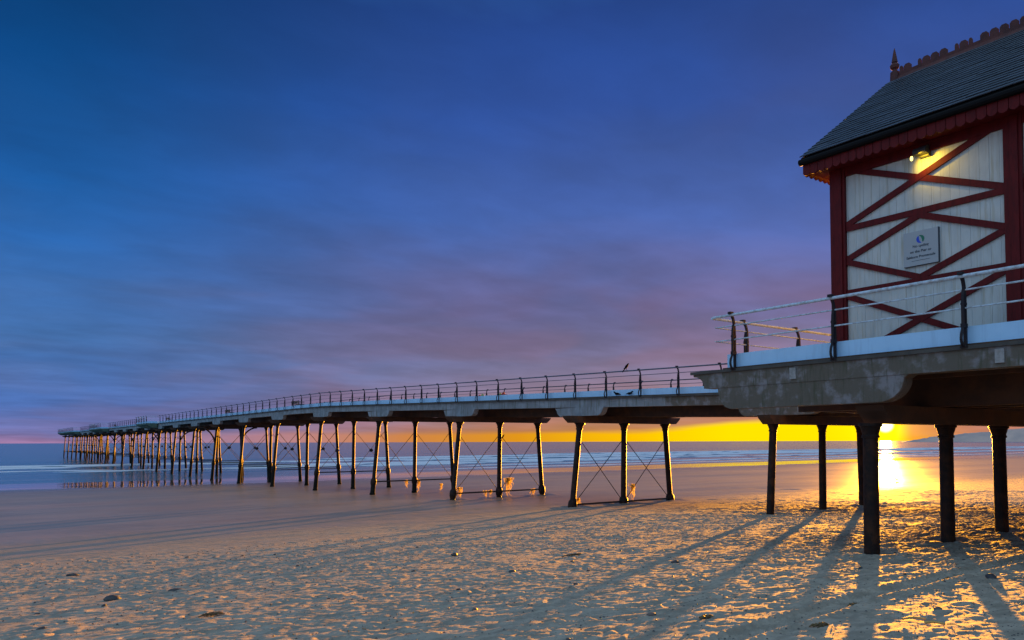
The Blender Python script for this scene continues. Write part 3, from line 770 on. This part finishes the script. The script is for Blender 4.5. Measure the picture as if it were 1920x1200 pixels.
for c in range(nc):
    yv = RY1
    while yv > RY0: slate_box(rest, c, max(yv - sw, RY0) + 0.002, yv - 0.002, 1); yv -= sw
rest.build('slate_courses', 'slate', roof, smooth=0, kind='stuff')
# gutter, valance
HB().tube([(EX0 + 0.0, RY1 + 0.02, EZ - 0.10), (EX0 + 0.0, RY0, EZ - 0.10)], 0.062, 10).build('gutter', 'gutter', roof)
va = HB().box(EX0 + 0.05, EX0 + 0.075, RY0, RY1 - 0.03, EZ - 0.22, EZ - 0.085).build('valance', 'red', pav, smooth=0)
vb = 0.150
y = RY1 - 0.02
def val_profile(y0, y1, zt, zb):
    ym = (y0 + y1) / 2; h = (y1 - y0) / 2
    return [(y0, zt), (y0, zb + 0.045), (y0 + h * 0.35, zb + 0.018), (ym, zb), (y1 - h * 0.35, zb + 0.018), (y1, zb + 0.045), (y1, zt)]
while y > RY0:
    j = random.uniform(-0.006, 0.006)
    HB().prism(val_profile(y - vb + 0.005, y - 0.005, EZ - 0.11, EZ - 0.36 + j), 'x', EX0 + 0.028, EX0 + 0.049).build('valance_board', 'red', va, smooth=0)
    y -= vb
for yv in (RY1 - 0.045, RY0 + 0.02):
    g = HB()
    g.prism([(EX0 + 0.08, EZ - 0.11), (RXc, RZ - 0.13), (EX1 - 0.08, EZ - 0.11), (EX1 - 0.30, EZ - 0.12), (RXc, RZ - 0.40), (EX0 + 0.30, EZ - 0.12)], 'y', yv, yv + 0.025)
    g.build('barge_board', 'red', pav, smooth=0)
    x = EX0 + 0.1
    while x < EX1 - 0.15:
        HB().prism(val_profile(x, x + 0.14, EZ - 0.115, EZ - 0.34), 'y', yv + 0.027, yv + 0.045).build('valance_board', 'red', va, smooth=0); x += 0.15
    HB().prism([(EX0 + 0.3, EZ - 0.1), (RXc, RZ - 0.4), (EX1 - 0.3, EZ - 0.1)], 'y', yv - 0.30 if yv > 0 else yv + 0.30, (yv - 0.27) if yv > 0 else yv + 0.33).build('gable_wall', 'board', pav, smooth=0)
# ridge crest of fired clay
y = RY1 - 0.16; k = 0
pat = ['n', 't', '-', 'n', 't', 't', 't', '-', 'n', 't', 'n', '-', 't', 't', 't', 't', 't', 't']
while y > RY0 + 0.2:
    p_ = pat[k] if k < len(pat) else ('t' if k % 3 else 'n')
    wd = {'t': 0.172, 'n': 0.088, '-': 0.12}[p_]
    mb = HB()
    mb.prism([(RXc - 0.13, RZ - 0.085), (RXc - 0.02, RZ + 0.035), (RXc - 0.022, RZ + 0.10), (RXc + 0.022, RZ + 0.10), (RXc + 0.02, RZ + 0.035), (RXc + 0.13, RZ - 0.085)], 'y', y - wd, y - 0.002)
    if p_ != '-':
        h = 0.225 if p_ == 't' else 0.22
        a, b_ = y - wd + 0.012, y - 0.012
        mb.prism([(a, RZ + 0.101), (a, RZ + h - 0.04), (a + (b_ - a) * 0.25, RZ + h), (b_ - (b_ - a) * 0.25, RZ + h), (b_, RZ + h - 0.04), (b_, RZ + 0.101)], 'x', RXc - 0.022, RXc + 0.022)
    mb.build('ridge_tile', 'terracotta', roof, smooth=0)
    y -= wd; k += 1
fz = RZ - 0.06
HB().tube([(RXc, RY1 - 0.06, fz + h) for h in (0, 0.20, 0.202, 0.23, 0.26, 0.29, 0.345, 0.38, 0.40, 0.415, 0.62, 0.72)], [0.10, 0.09, 0.075, 0.05, 0.05, 0.085, 0.095, 0.07, 0.045, 0.062, 0.028, 0.006], 12).build('finial', 'terracotta', roof)

# ------------------------------------------------------------------ wall lamp
LP = Vector((HX0 - 0.02, 6.24, 4.80 + EYE))
lamp = thing('wall_lamp', 'small grey lit lamp under the pavilion eaves throwing yellow light', 'lamp', loc=LP)
class LB(PB): off = LP.copy()
LB().box(LP.x - 0.05, LP.x + 0.045, LP.y - 0.10, LP.y + 0.06, LP.z - 0.05, LP.z + 0.13).build('bracket', 'grey', lamp, smooth=0)
LB().prism([(LP.x - 0.05, LP.z + 0.12), (LP.x - 0.16, LP.z + 0.08), (LP.x - 0.19, LP.z + 0.03), (LP.x - 0.17, LP.z - 0.02), (LP.x - 0.05, LP.z - 0.025)], 'y', LP.y - 0.11, LP.y + 0.10).build('housing', 'grey', lamp, smooth=0)
bl = LB()
bl.tube([(LP.x - 0.15, LP.y + 0.13, LP.z - 0.028 - h) for h in (0, 0.02, 0.045, 0.065, 0.075)], [0.016, 0.022, 0.024, 0.018, 0.006], 12).build('bulb', 'glow', lamp)
ld = bpy.data.lights.new('lamp_light', 'SPOT'); ld.energy = 2.2; ld.color = (1.0, 0.62, 0.03); ld.shadow_soft_size = 0.04
ld.spot_size = R(130); ld.spot_blend = 0.8
lo = bpy.data.objects.new('lamp_light', ld); COL.objects.link(lo); lo.parent = lamp
lo.location = (-0.20, 0.0, -0.05); lo.rotation_euler = Vector((-0.85, 0.35, 0.45)).to_track_quat('Z', 'Y').to_euler()

# ------------------------------------------------------------------ notice on the wall
SG = Vector((HX0 - 0.004, 6.325, 3.245 + EYE))
sign = thing('notice_board', 'white rectangular notice with blue and green round logo on the pavilion wall', 'sign', loc=SG)
class SB(PB): off = SG.copy()
SB().box(SG.x - 0.012, SG.x + 0.034, SG.y - 0.285, SG.y + 0.285, SG.z - 0.29, SG.z + 0.29).build('panel', 'sign', sign, smooth=0)
def crescent(a0, a1, mat):
    mb = SB(); n = 16; pr = []
    cy, cz = SG.y, SG.z + 0.145
    for q in np.linspace(a0, a1, n): pr.append((cy - 0.066 * math.cos(R(q)), cz + 0.066 * math.sin(R(q))))
    for q in np.linspace(a1, a0, n):
        tt = (q - a0) / (a1 - a0); rr = 0.066 - 0.046 * math.sin(math.pi * min(1, tt * 0.85 + 0.12)) ** 0.8
        pr.append((cy - rr * math.cos(R(q)), cz + rr * math.sin(R(q))))
    mb.prism(pr, 'x', SG.x - 0.0155, SG.x - 0.0125).build('logo', mat, sign, smooth=0)
crescent(120, 285, 'blue'); crescent(-55, 110, 'green')
def text(body, size, z, bold=0.0):
    cu = bpy.data.curves.new('lettering', 'FONT'); cu.body = body; cu.size = size; cu.align_x = 'CENTER'; cu.align_y = 'CENTER'; cu.extrude = 0.0008; cu.offset = bold
    cu.materials.append(M['ink'])
    tmp = bpy.data.objects.new('lettering_curve', cu); me = bpy.data.meshes.new_from_object(tmp); me.name = 'lettering'; bpy.data.objects.remove(tmp)
    if not me.materials: me.materials.append(M['ink'])
    o = bpy.data.objects.new('lettering', me); COL.objects.link(o); o.parent = sign
    o.matrix_local = Matrix(((0, 0, -1, -0.0135), (-1, 0, 0, 0), (0, 1, 0, z), (0, 0, 0, 1)))
text('No cycling', 0.062, 0.035, 0.0012); text('on the Pier or', 0.062, -0.055, 0.0012); text('Saltburn Promenade', 0.058, -0.145, 0.0012)
SB().box(SG.x - 0.0145, SG.x - 0.0122, SG.y - 0.15, SG.y + 0.15, SG.z - 0.213, SG.z - 0.207).build('rule', 'ink', sign, smooth=0)
SB().box(SG.x - 0.013, SG.x + 0.032, SG.y - 0.294, SG.y - 0.2855, SG.z - 0.294, SG.z + 0.29).build('edge_trim', 'ink', sign, smooth=0)
SB().box(SG.x - 0.013, SG.x + 0.032, SG.y - 0.2855, SG.y + 0.285, SG.z - 0.297, SG.z - 0.2905).build('edge_trim', 'ink', sign, smooth=0)

# ------------------------------------------------------------------ birds
def bird_mesh(pose):
    mb = MB()
    if pose == 'up':      # perched upright, tail down to the left, facing +x local
        mb.tube([(-0.13, 0, 0.02), (-0.08, 0, 0.08), (-0.03, 0, 0.15), (0.02, 0, 0.215), (0.055, 0, 0.265), (0.075, 0, 0.30), (0.095, 0, 0.318), (0.135, 0, 0.318)], [0.012, 0.034, 0.062, 0.064, 0.045, 0.038, 0.026, 0.004], 10)
        mb.tube([(-0.10, 0, 0.05), (-0.17, 0, -0.05), (-0.20, 0, -0.10)], [0.03, 0.022, 0.010], 6)
        legs = (0.0, 0.09)
    else:
        mb.tube([(-0.20, 0, 0.10), (-0.13, 0, 0.115), (-0.06, 0, 0.125), (0.02, 0, 0.135), (0.07, 0, 0.16), (0.10, 0, 0.20), (0.12, 0, 0.225), (0.145, 0, 0.228), (0.175, 0, 0.22)], [0.010, 0.026, 0.056, 0.062, 0.048, 0.030, 0.031, 0.022, 0.004], 10)
        legs = (0.0, 0.08)
    for s in (-1, 1):
        mb.tube([(legs[0], s * 0.022, legs[1]), (legs[0] + 0.005, s * 0.024, 0.004), (legs[0] + 0.035, s * 0.026, 0.004)], 0.006, 5)
        # folded wing
        mb.add([(0.05, s * 0.060, legs[1] + 0.07), (-0.03, s * 0.068, legs[1] + 0.03), (-0.17, s * 0.020, legs[1] - 0.02 if pose == 'up' else legs[1] + 0.03), (-0.04, s * 0.050, legs[1] + 0.09)], [(0, 1, 2, 3)])
    return mb.mesh('bird', 'bird', 60)
B_UP, B_LOW = bird_mesh('up'), bird_mesh('low')
def bird(me, loc, rz, label, scale=1.0, group=None):
    o = thing('bird', label, 'bird', group, loc, me); o.rotation_euler = (0, 0, rz); o.scale = (scale,) * 3; return o
bird(B_UP, (PX - 0.16, 22.3, DK(22.3) + 1.045), R(-35), 'dark bird perched upright on the top rail of the pier', 0.85)
bird(B_LOW, (PX - 0.045, 23.0, DK(23.0) + 0.001), R(125), 'pigeon facing left on the deck edge in front of the white board', 0.85, 'pigeons on the deck edge')
bird(B_LOW, (PX - 0.045, 22.25, DK(22.2) + 0.001), R(-48), 'pigeon facing right on the deck edge in front of the white board', 0.85, 'pigeons on the deck edge')
bird(B_UP, (24.62, 35.38, EYE + 0.15), R(-20), 'dark bird clinging to a brace rod beside the middle column', 0.75)
bird(B_LOW, (56.0, 29.8, ground(56.0, 29.8)), R(120), 'small bird standing on the wet sand in the sun glitter, farther one', 1.0, 'birds on the wet sand')
bird(B_LOW, (55.1, 28.9, ground(55.1, 28.9)), R(140), 'small bird standing on the wet sand in the sun glitter, nearer one', 1.0, 'birds on the wet sand')

# ------------------------------------------------------------------ benches on the pier
def bench(y0, label, x=PX + 1.1):
    z = DK(y0) + 0.03
    b = thing('bench', label, 'bench', 'benches on the pier deck', (x, y0, z))
    def P(mb, n): return mb.build(n, 'bench', b, smooth=0)
    for s in (-1, 1):
        P(MB().beam((0.20, s * 0.85, 0), (0.18, s * 0.85, 0.44), 0.05, 0.05, (1, 0, 0)), 'leg'); P(MB().beam((-0.22, s * 0.85, 0), (-0.26, s * 0.85, 0.76), 0.05, 0.05, (1, 0, 0)), 'leg')
        P(MB().box(-0.26, 0.24, s * 0.85 - 0.03, s * 0.85 + 0.03, 0.60, 0.64), 'armrest')
    for k in range(4): P(MB().box(-0.20 + k * 0.11, -0.11 + k * 0.11, -0.95, 0.95, 0.43, 0.465), 'seat_slat')
    for k in range(3): P(MB().box(-0.255 - k * 0.008, -0.225 - k * 0.008, -0.95, 0.95, 0.50 + k * 0.09, 0.57 + k * 0.09), 'back_slat')
    return b
def y_at(px, x=PX):
    u = (px - 960) / F_PX; return x * (-u * math.sin(ALPHA) + math.cos(ALPHA)) / (u * math.cos(ALPHA) + math.sin(ALPHA))
bench(y_at(535), 'dark slatted bench behind the pier railing, the nearest of the pier benches')
bench(y_at(411), 'dark slatted bench behind the pier railing, between the nearest bench and the viewing bays')
bench(y_at(302), 'dark slatted bench beside the first viewing bay of the pier')
bench(y_at(205), 'dark slatted bench beside the second viewing bay, farthest of the pier benches')

# ------------------------------------------------------------------ knitted garland on the far rail
gp = []
for k in range(40):
    yv = 38.6 + k * 0.34; sag = 0.10 * math.sin(k * 0.9) - 0.42 * (k / 39)
    gp.append((27.20, yv, DK(yv) + 0.62 + sag))
gar = thing('garland', 'knitted woollen garland in red and green along the far pier railing', 'garland', loc=gp[0])
class GB(PB): off = Vector(gp[0])
GB().tube(gp, [0.03 + 0.015 * random.random() for _ in gp], 6).build('cord', 'wool_red', gar)
for k in (1, 2, 5, 8, 9, 16, 17, 20, 28, 33):
    p = gp[k]; rr = random.uniform(0.07, 0.15)
    GB().tube([(p[0] - 0.03, p[1], p[2] + rr), (p[0] - 0.05, p[1], p[2] + rr * 0.4), (p[0] - 0.05, p[1], p[2] - rr * 0.5), (p[0] - 0.03, p[1], p[2] - rr)], [0.03, rr * 0.8, rr * 0.8, 0.03], 8).build('pompom', 'wool_green' if k % 3 == 2 else 'wool_red', gar)

# ------------------------------------------------------------------ seaweed hanging on the ties
def weed(x, y, ztop, zlow, wdt, label):
    o = thing('seaweed_clump', label, 'seaweed', 'seaweed clumps caught on the pier ties', (x, y, ztop))
    mb = MB()
    for k in range(int(30 + wdt * 130)):
        a = random.gauss(0, wdt * 0.55); b_ = random.gauss(0, 0.05); L = (ztop - zlow) * min(1.0, random.uniform(0.15, 1.1) * math.exp(-(a / wdt) ** 2 * 0.8))
        ww = random.uniform(0.006, 0.020); pts = []
        for q in range(6):
            s = q / 5
            pts.append((a + 0.06 * math.sin(q * 1.6 + k) * s + 0.05 * s * random.uniform(-1, 1), b_ + 0.05 * math.cos(q * 1.7 + k) * s, 0.02 + 0.05 * random.random() * (q == 0) - L * s))
        vs = []
        for q, p in enumerate(pts):
            wq = ww * (1 - 0.75 * q / 5) * (1.3 if q % 2 else 0.8); an = k * 1.3 + q * 0.5
            vs += [(p[0] - wq * math.cos(an), p[1] - wq * math.sin(an), p[2]), (p[0] + wq * math.cos(an), p[1] + wq * math.sin(an), p[2])]
        mb.add(vs, [(2 * q, 2 * q + 1, 2 * q + 3, 2 * q + 2) for q in range(5)])
    mb.build('fronds', 'weed', o, smooth=0)
T2, T3, T4 = TR_Y[2], TR_Y[3], TR_Y[4]
g2, g3, g4 = G(T2), G(T3), G(T4)
weed(PX - 0.05, T2, g2 + 0.30, g2, 0.10, 'golden seaweed at the foot of the nearest tall column')
weed(PX + 3.25, T2, g2 + 0.80, g2 + 0.02, 0.14, 'golden seaweed hanging right of the middle column of the nearest trestle')
weed(PX + 0.05, T3, g3 + 0.62, g3 + 0.02, 0.16, 'golden seaweed beside the near column of the second trestle')
weed(PX + 1.75, T3, g3 + 0.38, g3 + 0.02, 0.10, 'small seaweed tuft on the tie, left one of two below the second trestle')
weed(PX + 2.10, T3, g3 + 0.40, g3 + 0.02, 0.10, 'small seaweed tuft on the tie, right one of two below the second trestle')
weed(PX + 3.30, T3, g3 + 1.05, g3 + 0.02, 0.30, 'largest tall seaweed mass right of the middle column of the second trestle')
weed(PX + 5.05, T3, g3 + 0.36, g3 + 0.02, 0.28, 'low wide seaweed heap beside the far column of the second trestle')
weed(PX + 2.05, T4, g4 + 0.85, g4 + 0.25, 0.12, 'seaweed strands hanging left of the middle column of the third trestle')
weed(PX + 3.00, T4, g4 + 0.85, g4 + 0.02, 0.12, 'seaweed strands hanging right of the middle column of the third trestle')
weed(PX + 4.75, T4, g4 + 0.50, g4 + 0.02, 0.10, 'short seaweed strands near the far column of the third trestle')

# ------------------------------------------------------------------ stones, sticks and wrack on the sand
def stone_mesh(seed, flat=0.45):
    r_ = random.Random(seed); mb = MB(); n, m_ = 9, 6; vs, fs = [], []
    ph = [r_.uniform(0, 6.28) for _ in range(4)]
    for i in range(m_ + 1):
        th = math.pi * i / m_
        for k in range(n):
            a = 2 * math.pi * k / n
            q = 1 + 0.16 * math.sin(2 * a + ph[0]) + 0.10 * math.sin(3 * a + ph[1] + i) + 0.08 * math.sin(5 * a + ph[2])
            vs.append((q * math.sin(th) * math.cos(a), 0.72 * q * math.sin(th) * math.sin(a), flat * math.cos(th) * (1 + 0.1 * math.sin(a + ph[3]))))
    for i in range(m_):
        for k in range(n): fs.append((i * n + k, i * n + (k + 1) % n, (i + 1) * n + (k + 1) % n, (i + 1) * n + k))
    return mb.add(vs, fs)
ST = [stone_mesh(s).mesh('stone', 'stone', 50) for s in range(5)]
SB_ = [stone_mesh(s + 20, 0.5).mesh('stone', 'shell', 50) for s in range(3)]
def stone(x, y, r_, label, me, group=None):
    o = thing('stone', label, 'stone', group, (x, y, ground(x, y) + r_ * 0.12), me)
    o.scale = (r_,) * 3; o.rotation_euler = (random.uniform(-0.2, 0.2), random.uniform(-0.2, 0.2), random.uniform(-0.6, 0.3)); return o
stone(7.94, 13.13, 0.085, 'dark round stone alone on rippled sand in front of the nearest trestle', ST[0])
stone(6.95, 9.75, 0.065, 'dark oval stone in the middle of the trodden sand', ST[1])
stone(1.66, 12.0, 0.115, 'largest dark flat stone at the left of the beach', ST[2])
stone(2.55, 12.3, 0.105, 'dark jagged stone right of the largest flat stone', ST[3])
stone(1.59, 16.3, 0.09, 'thin dark stone farthest up the smooth sand at the left', ST[4])
stone(9.35, 8.56, 0.075, 'dark stone at the tip of a column shadow', ST[0])
stone(0.66, 9.85, 0.05, 'dark pebble beside the left edge of the beach', ST[1])
stone(1.45, 8.0, 0.06, 'pale brown stone low at the left of the beach', SB_[0])
stone(5.86, 5.7, 0.05, 'brown round stone close by the tyre tracks', SB_[1])
stone(4.62, 7.2, 0.045, 'small brown stone below the middle of the beach', SB_[2])
stone(8.22, 3.9, 0.05, 'dark red brown stone above the straw sticks', SB_[1])
stone(11.55, 5.72, 0.055, 'wet dark stone between the front columns', ST[3])
stone(10.75, 4.42, 0.09, 'dark flat stone in the shadow at the right edge', ST[2])
peb = []
for k in range(64):
    yv = random.uniform(3.0, 19); xv = random.uniform(max(0.1, 0.05 * yv), min(2.6 * yv, 16))
    me = random.choice(ST + SB_[:1]); r_ = random.uniform(0.018, 0.040)
    dark = me in ST
    stone(xv, yv, r_, 'tiny dark pebble lying on the trodden sand' if dark else 'tiny brown pebble lying on the trodden sand', me, 'tiny pebbles scattered on the sand')
gr = MB()
for k in range(5200):
    yv = 2.4 + 17 * random.random() ** 1.3; xv = random.uniform(max(0.0, 0.02 * yv), min(2.7 * yv, 17))
    r_ = random.uniform(0.005, 0.014) * (1 + yv * 0.05); z = ground(xv, yv) + r_ * 0.25; a = random.uniform(0, 3.14); c_, s_ = math.cos(a) * r_, math.sin(a) * r_
    gr.add([(xv + c_, yv + s_, z), (xv - s_ * 0.6, yv + c_ * 0.6, z), (xv - c_, yv - s_, z), (xv + s_ * 0.6, yv - c_ * 0.6, z), (xv, yv, z + r_ * 0.55)], [(0, 1, 4), (1, 2, 4), (2, 3, 4), (3, 0, 4), (3, 2, 1, 0)])
grit = gr.build('shell_grit', 'stone', smooth=0, kind='stuff'); grit['label'] = 'fine dark shell grit strewn over the trodden sand'
def stick(p0, p1, r0, r1, label):
    x0, y0 = p0; z0 = ground(x0, y0); z1 = ground(*p1)
    md = ((x0 + p1[0]) / 2, (y0 + p1[1]) / 2); zm = (z0 + z1) / 2 + 0.03
    mb = MB().tube([(0, 0, 0.03), (md[0] - x0, md[1] - y0 + 0.01, zm - z0 + 0.012), (p1[0] - x0, p1[1] - y0, z1 - z0 + 0.03)], [r0, (r0 + r1) / 2, r1], 7)
    o = thing('stick', label, 'stick', None, (x0, y0, z0), mb.mesh('stick', 'reed', 60))
    return o
stick((7.40, 3.85), (7.56, 3.70), 0.012, 0.010, 'short straw coloured stick lying on the sand, left of two')
stick((7.36, 3.62), (7.43, 3.46), 0.014, 0.010, 'straw coloured stick with a frayed end, right of two')
stick((7.44, 3.45), (7.40, 3.28), 0.006, 0.003, 'thin frayed reed trailing from the straw sticks')
def wrack(x, y, r_, label, n=16):
    o = thing('seaweed_wrack', label, 'seaweed', 'wrack washed up on the sand', (x, y, ground(x, y)))
    mb = MB()
    for k in range(n):
        a = random.uniform(-0.7, 0.7); L = random.uniform(0.3, 0.7) * r_; cx, cy = random.uniform(-r_, r_) * 0.5, random.uniform(-r_, r_) * 0.25
        pts = [(cx + L * (s - 0.5) * 2 * math.cos(a), cy + L * (s - 0.5) * math.sin(a), 0.012 + 0.03 * math.sin(math.pi * s) * random.random()) for s in (0, 0.33, 0.66, 1)]
        mb.tube(pts, random.uniform(0.004, 0.009), 5)
    mb.build('fronds', 'wrack', o, smooth=60)
wrack(6.65, 4.25, 0.12, 'thin brown wrack near the front of the tyre track')
wrack(6.14, 5.2, 0.11, 'small brown wrack left of the tyre tracks', 12)
wrack(7.82, 4.6, 0.09, 'small scrap of wrack inside the tyre tracks', 10)
wrack(10.4, 4.8, 0.10, 'small scrap of wrack beside the column shadow at the right', 10)
wrack(2.3, 9.2, 0.16, 'dull brown wrack at the lower left of the beach', 18)
wrack(9.1, 10.9, 0.35, 'long dark branched wrack between two column shadows', 8)
